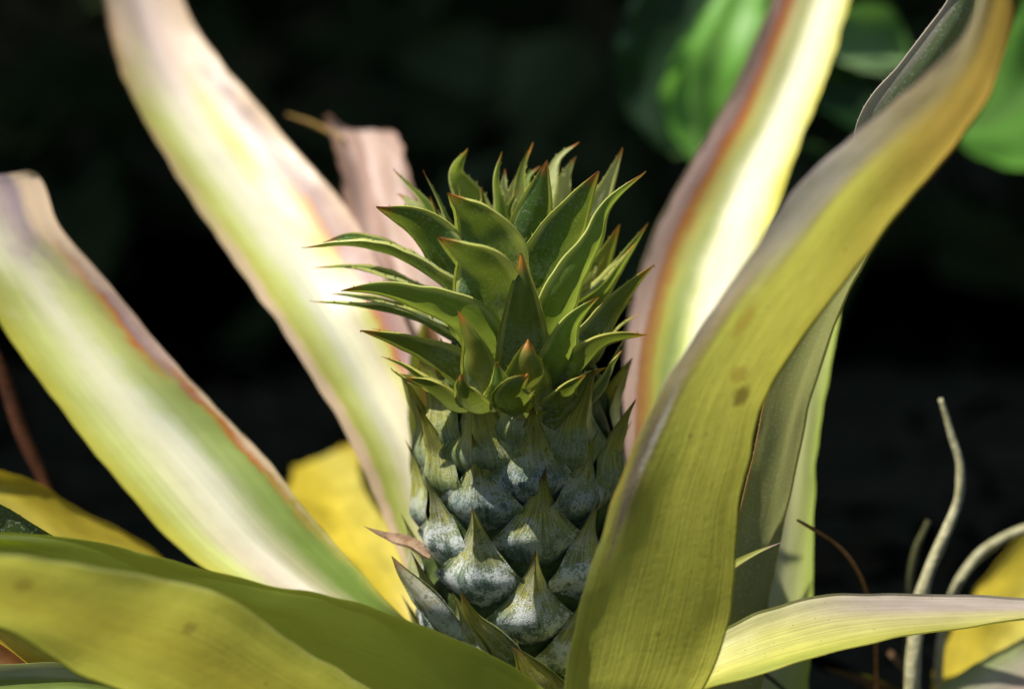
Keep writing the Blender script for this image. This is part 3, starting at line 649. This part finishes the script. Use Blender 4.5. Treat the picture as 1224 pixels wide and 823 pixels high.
M_l8 = leaf_mat('leaf_low_right', [
  (0, [(0, (0.50, 0.52, 0.10)), (0.5, (0.44, 0.44, 0.08)), (1, YEL)]),
  (0.35, [(0, (0.86, 0.82, 0.40)), (0.3, (0.80, 0.76, 0.20)), (0.7, (0.76, 0.74, 0.16)), (0.9, (0.46, 0.52, 0.08)), (1, (0.66, 0.64, 0.16))]),
  (0.6, [(0, (0.70, 0.60, 0.52)), (0.2, (0.66, 0.54, 0.48)), (0.4, (0.68, 0.62, 0.30)), (0.8, (0.60, 0.58, 0.12)), (1, (0.5, 0.5, 0.1))])],
  transl=0.3, tcol=(0.65, 0.62, 0.08), streak=0.3, aspect=6, speckle=0.1, mottle=0.2, spots=0.6, seed=2)
blade('leaf', [(690,900,-1,650,960,-1),(775,820,-2.2,760,880,-3.2),(842,772,-2.6,836,826,-4.4),(890,744,-2.6,905,806,-4.6),(932,728,-2.4,962,790,-4.6),(985,715,-2.2,1030,773,-4.4),(1050,712,-2,1095,760,-4.2),(1130,713,-1.8,1160,752,-3.8),(1224,718,-1.6,1240,741,-3.2),(1330,722,-1.4,1335,735,-2.4),(1420,735,-1,1420,738,-1)],
   M_l8, plant, sag=0.10, sharp=1.5, wave=0.0015, seed=9, n=14, nu=30, teeth=0.0007)['label'] = 'low leaf running level out to the right, sunlit yellow, darker olive towards its base'

M_l9 = leaf_mat('leaf_front_left', [
  (0, [(0, (0.85, 0.88, 0.40)), (0.03, (0.70, 0.74, 0.18)), (0.1, (0.48, 0.52, 0.09)), (0.5, (0.52, 0.48, 0.08)), (1, (0.56, 0.60, 0.10))]),
  (0.6, [(0, (0.74, 0.78, 0.28)), (0.04, (0.58, 0.62, 0.11)), (0.5, (0.60, 0.50, 0.07)), (1, (0.56, 0.60, 0.10))])],
  transl=0.55, tcol=(0.76, 0.72, 0.10), streak=0.30, bump=0.3, aspect=6, mottle=0.35, spots=0.7, tmix=0.4, seed=8, marks=[(0.3, 0.575, 0.06, 0.011, (0.12, 0.06, 0.02), 0.85), (0.3, 0.79, 0.08, 0.014, (0.14, 0.08, 0.02), 0.8)])
blade('leaf', [(640,960,-3,600,1010,-3),(540,880,-6,470,960,-5),(440,820,-8,340,910,-7),(350,766,-10,240,862,-8.5),(275,716,-11.5,165,830,-9.6),(200,694,-13,90,800,-11),(110,678,-14,20,762,-12),(30,664,-15,-60,735,-13),(-60,650,-16,-140,700,-15),(-180,640,-17,-190,645,-17)],
   M_l9, plant, sag=-0.07, sharp=2, wave=0.0025, seed=10, n=14, nu=36)['label'] = 'olive leaf closest to us at the lower left, blurred'
M_l10 = leaf_mat('leaf_mid_left', [
  (0, [(0, (0.60, 0.68, 0.22)), (0.04, (0.32, 0.42, 0.07)), (0.5, (0.36, 0.46, 0.08)), (1, (0.40, 0.46, 0.09))]),
  (0.6, [(0, (0.42, 0.48, 0.10)), (0.08, (0.22, 0.32, 0.05)), (0.5, (0.25, 0.34, 0.06)), (1, (0.3, 0.36, 0.07))])],
  transl=0.72, tcol=(0.86, 0.96, 0.16), streak=0.22, aspect=7, mottle=0.25)
blade('leaf', [(720,900,-3.5,660,960,-3),(650,822,-5.4,580,915,-4.4),(565,772,-6,480,870,-5),(480,738,-6.4,400,830,-5.4),(400,714,-6.6,320,795,-5.6),(330,704,-6.8,250,765,-6),(255,683,-7,190,740,-6.2),(180,662,-7,120,712,-6.4),(120,648,-7,60,690,-6.6),(50,640,-7,0,668,-6.8),(-30,636,-7,-60,650,-7)],
   M_l10, plant, sag=-0.07, sharp=2, wave=0.002, seed=11, n=14, nu=30)['label'] = 'green leaf at the lower left lying in front of the foot of the fruit'
M_l11 = leaf_mat('leaf_dark_green', [(0, [(0, (0.20, 0.26, 0.08)), (0.08, (0.08, 0.14, 0.03)), (0.9, (0.10, 0.17, 0.04)), (1, (0.2, 0.26, 0.08))])], transl=0.15, streak=0.4, aspect=5, speckle=0.6)
blade('leaf', [(330,760,1,300,790,1),(220,716,0,200,760,0),(150,688,-1,120,712,-1),(100,664,-2,70,690,-2),(50,632,-3,10,672,-3),(0,602,-3.4,-40,650,-3.4),(-60,575,-4,-80,610,-4),(-130,565,-4,-131,566,-4)],
   M_l11, plant, sag=-0.1, wave=0.001, seed=12, teeth=0.0012)['label'] = 'dark green speckled leaf at the left edge'

M_y = leaf_mat('leaf_yellow', [(0, [(0, (0.86, 0.66, 0.06)), (0.3, (0.90, 0.72, 0.07)), (0.7, (0.90, 0.78, 0.16)), (1, (0.8, 0.56, 0.06))])], transl=0.35, tcol=(0.8, 0.6, 0.03), streak=0.22, aspect=5, mottle=0.35, spots=0.4)
blade('leaf', [(560,900,3,540,940,3),(400,800,5,360,850,5),(250,712,6,220,770,6),(170,648,6.5,130,730,6.5),(100,612,7,40,690,7),(50,580,7.4,-10,650,7.4),(0,563,7.8,-60,620,7.8),(-80,545,8.2,-110,570,8.2),(-160,540,8.5,-161,542,8.5)],
   M_y, plant, sag=0.1, wave=0.003, seed=13)['label'] = 'yellow leaf in the background at the left edge'
blade('leaf', [(560,880,6,600,860,6),(470,760,10,540,720,10),(400,680,14,500,640,14),(360,620,20,470,570,20),(340,580,27,440,535,27),(348,552,32,405,528,32)],
   M_y, plant, sag=0.12, wave=0.006, seed=14)['label'] = 'bright yellow leaf glowing between the two tall left leaves'
blade('leaf', [(420,960,-1,380,1000,-1),(280,890,-1.5,240,930,-1.5),(160,812,-2,120,850,-2),(95,768,-2.4,50,805,-2.4),(40,738,-2.8,0,768,-2.8),(-30,715,-3,-50,735,-3),(-80,700,-3,-81,702,-3)],
   M_y, plant, sag=0.1, wave=0.002, seed=15)
M_br = leaf_mat('leaf_brown', [(0, [(0, (0.20, 0.06, 0.02)), (0.5, (0.32, 0.13, 0.03)), (1, (0.24, 0.12, 0.04))])], transl=0.2, tcol=(0.5, 0.2, 0.03), streak=0.4, aspect=5, mottle=0.5)
blade('leaf', [(300,980,1,260,1020,1),(160,890,1.5,130,930,1.5),(80,822,2,40,865,2),(40,780,2.4,0,822,2.4),(5,755,2.6,-40,790,2.6),(-60,735,2.6,-70,745,2.6)],
   M_br, plant, sag=0.1, wave=0.004, seed=16)['label'] = 'rotting brown leaf at the lower left corner'
M_pg = leaf_mat('leaf_pale_strip', [(0, [(0, (0.66, 0.70, 0.52)), (0.35, (0.60, 0.66, 0.42)), (0.5, (0.26, 0.36, 0.07)), (1, (0.30, 0.42, 0.08))])], transl=0.3, streak=0.15, aspect=5)
blade('leaf', [(430,930,-3,400,990,-3),(300,860,-3.5,270,900,-3.5),(190,818,-3.5,170,860,-3.5),(120,797,-3.5,100,838,-3.5),(40,792,-3.5,30,834,-3.5),(-60,800,-3.5,-60,830,-3.5),(-130,810,-3.5,-130,812,-3.5)],
   M_pg, plant, sag=0.1, wave=0.001, seed=17)
# little leaf ends
M_small = leaf_mat('leaf_small_tip', [(0, [(0, (0.5, 0.5, 0.12)), (0.5, (0.44, 0.48, 0.10)), (1, (0.6, 0.5, 0.3))])], tip=(0.85, 0.97, (0.35, 0.22, 0.2)), aspect=3)
crown_blade('leaf', [P(800,740,-1), P(850,696,-2), P(877,676,-2.4), P(905,660,-2.6), P(933,648,-2.6)], 22*PXM, M_small, plant, 'long', 0.5, 0, 81, nref=Vector((0,-0.5,1)).normalized())
M_or = plain_mat('dry_orange', (0.35, 0.12, 0.02), (0.6, 0.28, 0.05), 200, transl=0.3)

# ================================================================== ground
soil_m = plain_mat('soil', (0.0012, 0.002, 0.002), (0.0032, 0.004, 0.004), 18, 0.95, 0.8, dist=0.02)  # near-black: deep shade put into the soil's colour
V, F = [], []
G = 120
def gh(x, y):
    h = 0.02 * noise.noise(Vector((x * 3, y * 3, 0))) + 0.006 * noise.noise(Vector((x * 14, y * 14, 1)))
    r = math.hypot(x, y)
    h *= min(1, r / 0.3)
    return GZ + h + max(0, y - 1.0) * 0.05
xs = [(-1 + 2 * i / G) for i in range(G + 1)]
for iy in range(G + 1):
    for ix in range(G + 1):
        x = math.copysign(abs(xs[ix]) ** 2.2 * 45, xs[ix]); y_ = math.copysign(abs(xs[iy]) ** 2.2 * 45, xs[iy]) + 0.4
        V.append(Vector((x, y_, gh(x, y_))))
for iy in range(G):
    for ix in range(G):
        k = iy * (G + 1) + ix; F.append((k, k + 1, k + G + 2, k + G + 1))
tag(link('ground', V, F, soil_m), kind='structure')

# litter of dry leaf scraps on the soil
lit_m = plain_mat('leaf_litter', (0.001, 0.0015, 0.0015), (0.0030, 0.0030, 0.0026), 60, 0.9, 0.4)
V, F = [], []
rnd = random.Random(5)
for i in range(2600):
    x = rnd.uniform(-0.9, 1.1); y_ = rnd.uniform(-0.35, 2.2)
    L_ = rnd.uniform(0.015, 0.06); W_ = rnd.uniform(0.003, 0.02); g = rnd.uniform(0, 6.28)
    d = Vector((math.cos(g), math.sin(g), rnd.uniform(-0.1, 0.35))); s = Vector((-math.sin(g), math.cos(g), rnd.uniform(-0.4, 0.4)))
    o = Vector((x, y_, gh(x, y_) + 0.004 + rnd.random() * 0.008)); k = len(V)
    up_ = Vector((0, 0, rnd.uniform(0, 0.01)))
    V += [o, o + d * L_ * .35 + s * W_ * .5, o + d * L_ * .35 - s * W_ * .5, o + d * L_ * .75 + s * W_ * .4 + up_, o + d * L_ * .75 - s * W_ * .4 + up_, o + d * L_ + up_ * 1.5]
    F += [(k, k + 1, k + 2), (k + 1, k + 3, k + 4, k + 2), (k + 3, k + 5, k + 4)]
tag(link('leaf_litter', V, F, lit_m), 'brown scraps of dry leaves strewn over the dark soil', 'leaf litter', kind='stuff')

# ================================================================== shaded thicket behind
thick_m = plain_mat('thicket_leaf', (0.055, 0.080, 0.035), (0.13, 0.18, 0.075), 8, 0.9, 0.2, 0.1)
V, F = [], []
rnd = random.Random(11)
def scrap(o, d, s, L_, W_):
    k = len(V); n_ = d.cross(s)
    V.extend([o, o + d * L_ * .3 + s * W_ * .45 + n_ * .1 * W_, o + d * L_ * .3 - s * W_ * .45 + n_ * .1 * W_,
              o + d * L_ * .7 + s * W_ * .38, o + d * L_ * .7 - s * W_ * .38, o + d * L_ - n_ * .15 * L_])
    F.extend([(k, k + 1, k + 2), (k + 1, k + 3, k + 4, k + 2), (k + 3, k + 5, k + 4)])
for i in range(9000):
    x = rnd.uniform(-3.2, 3.2); z = rnd.random() ** 0.8 * 1.7
    y_ = 1.35 + rnd.uniform(-0.25, 0.5) + 0.25 * noise.noise(Vector((x * 1.5, z * 1.5, 3))) + 0.15 * x * x * 0.2
    d = Vector((rnd.uniform(-1, 1), rnd.uniform(-1, 0.3), rnd.uniform(-1, 0.4))).normalized()
    s = d.cross(Vector((rnd.uniform(-1, 1), rnd.uniform(-1, 1), 1))).normalized()
    scrap(Vector((x, y_, GZ + z)), d, s, rnd.uniform(0.08, 0.2), rnd.uniform(0.05, 0.11))
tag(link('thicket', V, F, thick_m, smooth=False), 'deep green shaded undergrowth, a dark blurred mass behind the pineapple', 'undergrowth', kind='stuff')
bank_m = plain_mat('bank_earth', (0.004, 0.005, 0.004), (0.010, 0.012, 0.009), 4, 0.95, 0.5, dist=0.05)  # dark earth, the background's deep shade put into its colour
V, F = [], []
for i in range(61):
    for j in range(25):
        x = -30 + i; t = j / 24
        V.append(Vector((x, 2.7 + 0.05 * x * x * 0.1 + t * 4 + 0.2 * noise.noise(Vector((x * .7, t * 6, 0))), GZ - 0.1 + t ** 0.6 * 5 + 0.2 * noise.noise(Vector((x, t * 5, 4))))))
for i in range(60):
    for j in range(24):
        k = i * 25 + j; F.append((k, k + 25, k + 26, k + 1))
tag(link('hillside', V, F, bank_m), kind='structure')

# ================================================================== broad-leaved plant behind on the right
M_b1 = leaf_mat('broad_leaf_painted_sunlit', [(0, [(0, (0.28, 0.72, 0.10)), (0.45, (0.36, 0.80, 0.14)), (0.5, (0.45, 0.8, 0.22)), (0.55, (0.32, 0.76, 0.12)), (1, (0.26, 0.68, 0.09))])], transl=0.5, tcol=(0.4, 0.9, 0.10), aspect=2, streak=0.05, bump=0.03, mottle=0.3)  # sunlit look painted in as a brighter green
M_b2 = leaf_mat('broad_leaf_painted_shade', [(0, [(0, (0.015, 0.05, 0.012)), (1, (0.02, 0.07, 0.015))])], transl=0.1, tcol=(0.05, 0.15, 0.02), aspect=2, mottle=0.4)  # same foliage with shade painted in as near-black green
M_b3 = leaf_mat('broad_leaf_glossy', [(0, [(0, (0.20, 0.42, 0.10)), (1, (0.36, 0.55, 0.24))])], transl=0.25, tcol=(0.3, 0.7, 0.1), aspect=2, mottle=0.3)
M_stalk = plain_mat('green_stalk', (0.02, 0.05, 0.01), (0.05, 0.10, 0.02), 60)
broad = empty('broad_leaved_plant', P(935, 1200, 45), 'blurred plant with broad bright green leaves behind the right-hand pineapple leaves', 'plant')
br0 = P(935, 1200, 45); br0.z = GZ; broad.location = br0
def bleaf(secs, mat, seed, node, lab=None):
    o = blade('leaf', secs, mat, broad, sag=0.08, sharp=1.2, wave=0.008, seed=seed, nu=20, n=10)
    s = secs[0]; a = P((s[0] + s[3]) / 2, (s[1] + s[4]) / 2, (s[2] + s[5]) / 2)
    tube('leaf_stalk', [node, node.lerp(a, 0.5) + Vector((0, 0, 0.02)), a], [0.004, 0.0035, 0.002], M_stalk, broad)
    if lab: o['label'] = lab
n0 = P(1050, 260, 48); n1 = P(1058, 232, 46)
tube('stem', [br0, P(940, 700, 47), P(975, 430, 47.5), n0, n1, P(1110, 100, 45)], [0.008, 0.007, 0.006, 0.005, 0.005, 0.003], M_stalk, broad, 10)
bleaf([(838,210,38,846,214,38),(800,150,38,868,180,38),(792,105,38,885,120,38),(812,60,38,905,60,38),(845,10,39,920,-5,39),(880,-50,40,925,-60,40),(915,-95,40,918,-97,40)], M_b1, 21, n1, 'bright leaf in painted sunlight left of the white leaf')
bleaf([(800,185,42,810,190,42),(748,130,42,850,150,42),(735,80,42,870,90,42),(742,30,42,880,20,42),(770,-30,42,870,-50,42),(810,-90,42,814,-92,42)], M_b2, 22, n1, 'dark leaf in painted shade')
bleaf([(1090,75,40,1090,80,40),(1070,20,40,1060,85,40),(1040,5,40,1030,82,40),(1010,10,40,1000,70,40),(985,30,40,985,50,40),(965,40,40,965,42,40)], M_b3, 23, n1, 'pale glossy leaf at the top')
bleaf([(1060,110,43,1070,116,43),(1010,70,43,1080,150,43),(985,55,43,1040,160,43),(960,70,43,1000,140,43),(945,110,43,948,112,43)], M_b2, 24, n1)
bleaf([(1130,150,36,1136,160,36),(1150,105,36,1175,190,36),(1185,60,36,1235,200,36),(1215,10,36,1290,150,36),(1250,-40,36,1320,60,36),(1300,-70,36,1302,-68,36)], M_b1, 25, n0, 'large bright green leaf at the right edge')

# ================================================================== neighbours at the lower right
nb = empty('young_pineapple_plant', (P(1180, 900, 14).x, P(1180, 900, 14).y, GZ), 'neighbouring plant with a yellow and a pink striped leaf at the lower right corner', 'plant')
M_pk = leaf_mat('leaf_pink_green', [(0, [(0, (0.42, 0.52, 0.16)), (0.3, (0.66, 0.62, 0.46)), (0.6, (0.62, 0.46, 0.42)), (1, (0.66, 0.5, 0.46))])], transl=0.25, tcol=(0.6, 0.5, 0.3), aspect=4)
blade('leaf', [(1150,940,10,1250,960,10),(1130,880,9.5,1260,900,9.5),(1115,830,9.5,1260,850,9.5),(1118,795,11,1250,800,11),(1150,730,13,1260,760,13),(1195,668,15.5,1290,700,15.5),(1250,615,18,1310,650,18),(1330,580,20,1331,582,20)], M_y, nb, sag=0.1, wave=0.003, seed=31)['label'] = 'yellow leaf'
blade('leaf', [(1080,960,5,1180,990,5),(1085,880,5,1200,920,5),(1105,840,5,1220,880,5),(1160,796,6,1270,840,6),(1230,758,8,1320,800,8),(1320,700,6.5,1340,720,6.5),(1380,690,7,1381,692,7)], M_pk, nb, sag=0.1, wave=0.003, seed=32)['label'] = 'pink and green striped leaf'
M_bd = leaf_mat('leaf_dead', [(0, [(0, (0.16, 0.08, 0.04)), (0.5, (0.34, 0.18, 0.09)), (1, (0.22, 0.10, 0.05))])], transl=0.15, streak=0.4, aspect=4, mottle=0.4)
for k_, (a_, b_, c_, d_) in enumerate([(1120,850,985,796),(1130,870,1020,815),(1110,860,1060,778),(1100,850,1085,800)]):
    blade('leaf', [(a_, b_, 9, a_ + 14, b_ + 12, 9), ((a_ + c_) / 2, (b_ + d_) / 2 - 12, 9, (a_ + c_) / 2 + 8, (b_ + d_) / 2 + 4, 9), (c_, d_, 9.5, c_ + 2, d_ + 3, 9.5)], M_bd, nb, sag=0.3, wave=0.003, seed=60 + k_, nu=8)['label'] = 'dead brown curled leaf'
tube('stem', [Vector((P(1180,900,14).x, P(1180,900,14).y, GZ - .01)), P(1170, 960, 9), P(1150, 940, 8)], [0.02, 0.018, 0.012], M_stalk, nb)

M_st = plain_mat('grey_green_stalk', (0.26, 0.25, 0.12), (0.60, 0.56, 0.36), 350, 0.7, 0.5)
M_tw = plain_mat('brown_twig', (0.16, 0.06, 0.015), (0.42, 0.20, 0.06), 300, 0.7, 0.5)
M_dk = plain_mat('dark_olive_stalk', (0.05, 0.05, 0.02), (0.12, 0.12, 0.05), 300, 0.7, 0.5)
M_brn = plain_mat('dark_brown_stalk', (0.06, 0.02, 0.01), (0.16, 0.06, 0.025), 100, 0.8, 0.4)
def gnd(px, dc):
    p = P(px, 1000, dc); p.z = GZ - 0.004; return p
def stalk(name, pts, rr, mat, label, cat, seed=0, foot=None):
    pp = [P(*p) for p in pts]; rr = [r * PXM * 1.05 for r in rr]
    if foot: pp.append(gnd(*foot)); rr.append(rr[-1])
    o = tube(name, pp, rr, mat, None, 10, 0.3, seed)
    return tag(o, label, cat, 'dry stalks at the right' if name == 'dry_stalk' else None)
stalk('dry_stalk', [(1124,476,5),(1136,515,5),(1148,560,5),(1143,605,5),(1122,655,5),(1104,700,5),(1096,745,5),(1090,820,5)], [3,4,5,6,7,8,9,9], M_st,
      'pale grey-green stalk with a hooked top, standing clear against the dark at the right', 'stalk', 1, (1090, 6))
stalk('dry_stalk', [(1110,622,9),(1094,660,9),(1085,710,9),(1084,790,9)], [3,4.5,5.5,6], M_dk,
      'thin dark olive stalk just left of the pale hooked stalk', 'stalk', 2, (1085, 10))
stalk('dry_stalk', [(1300,612,10),(1240,628,10),(1195,645,10),(1160,675,10),(1135,720,10),(1122,800,10)], [5,6,6.5,6,6,6], M_st,
      'blurred grey stalk arching in from the right edge above the yellow leaf', 'stalk', 3, (1120, 11))
stalk('twig', [(953,621,0.5),(978,636,0.8),(1004,654,1.0),(1024,680,1.2),(1037,712,1.5),(1046,760,2)], [1.5,2.4,2.6,2.8,3,3], M_tw,
      'thin orange brown twig curving up from behind the low right leaf', 'twig', 4, (1050, 3))
stalk('dead_stalk', [(-30,380,9),(0,440,9),(25,515,9),(50,570,9),(72,636,9),(90,720,9)], [8,8,8.5,8,7,7], M_brn,
      'dark reddish brown stalk slanting across the left edge', 'stalk', 5, (100, 9))
stalk('twig', [(880,785,3),(910,802,3),(940,826,3),(965,850,3)], [2,2.4,2.6,2.8], M_dk, 'dark twig under the low right leaf at the bottom edge', 'twig', 6, (975, 4))
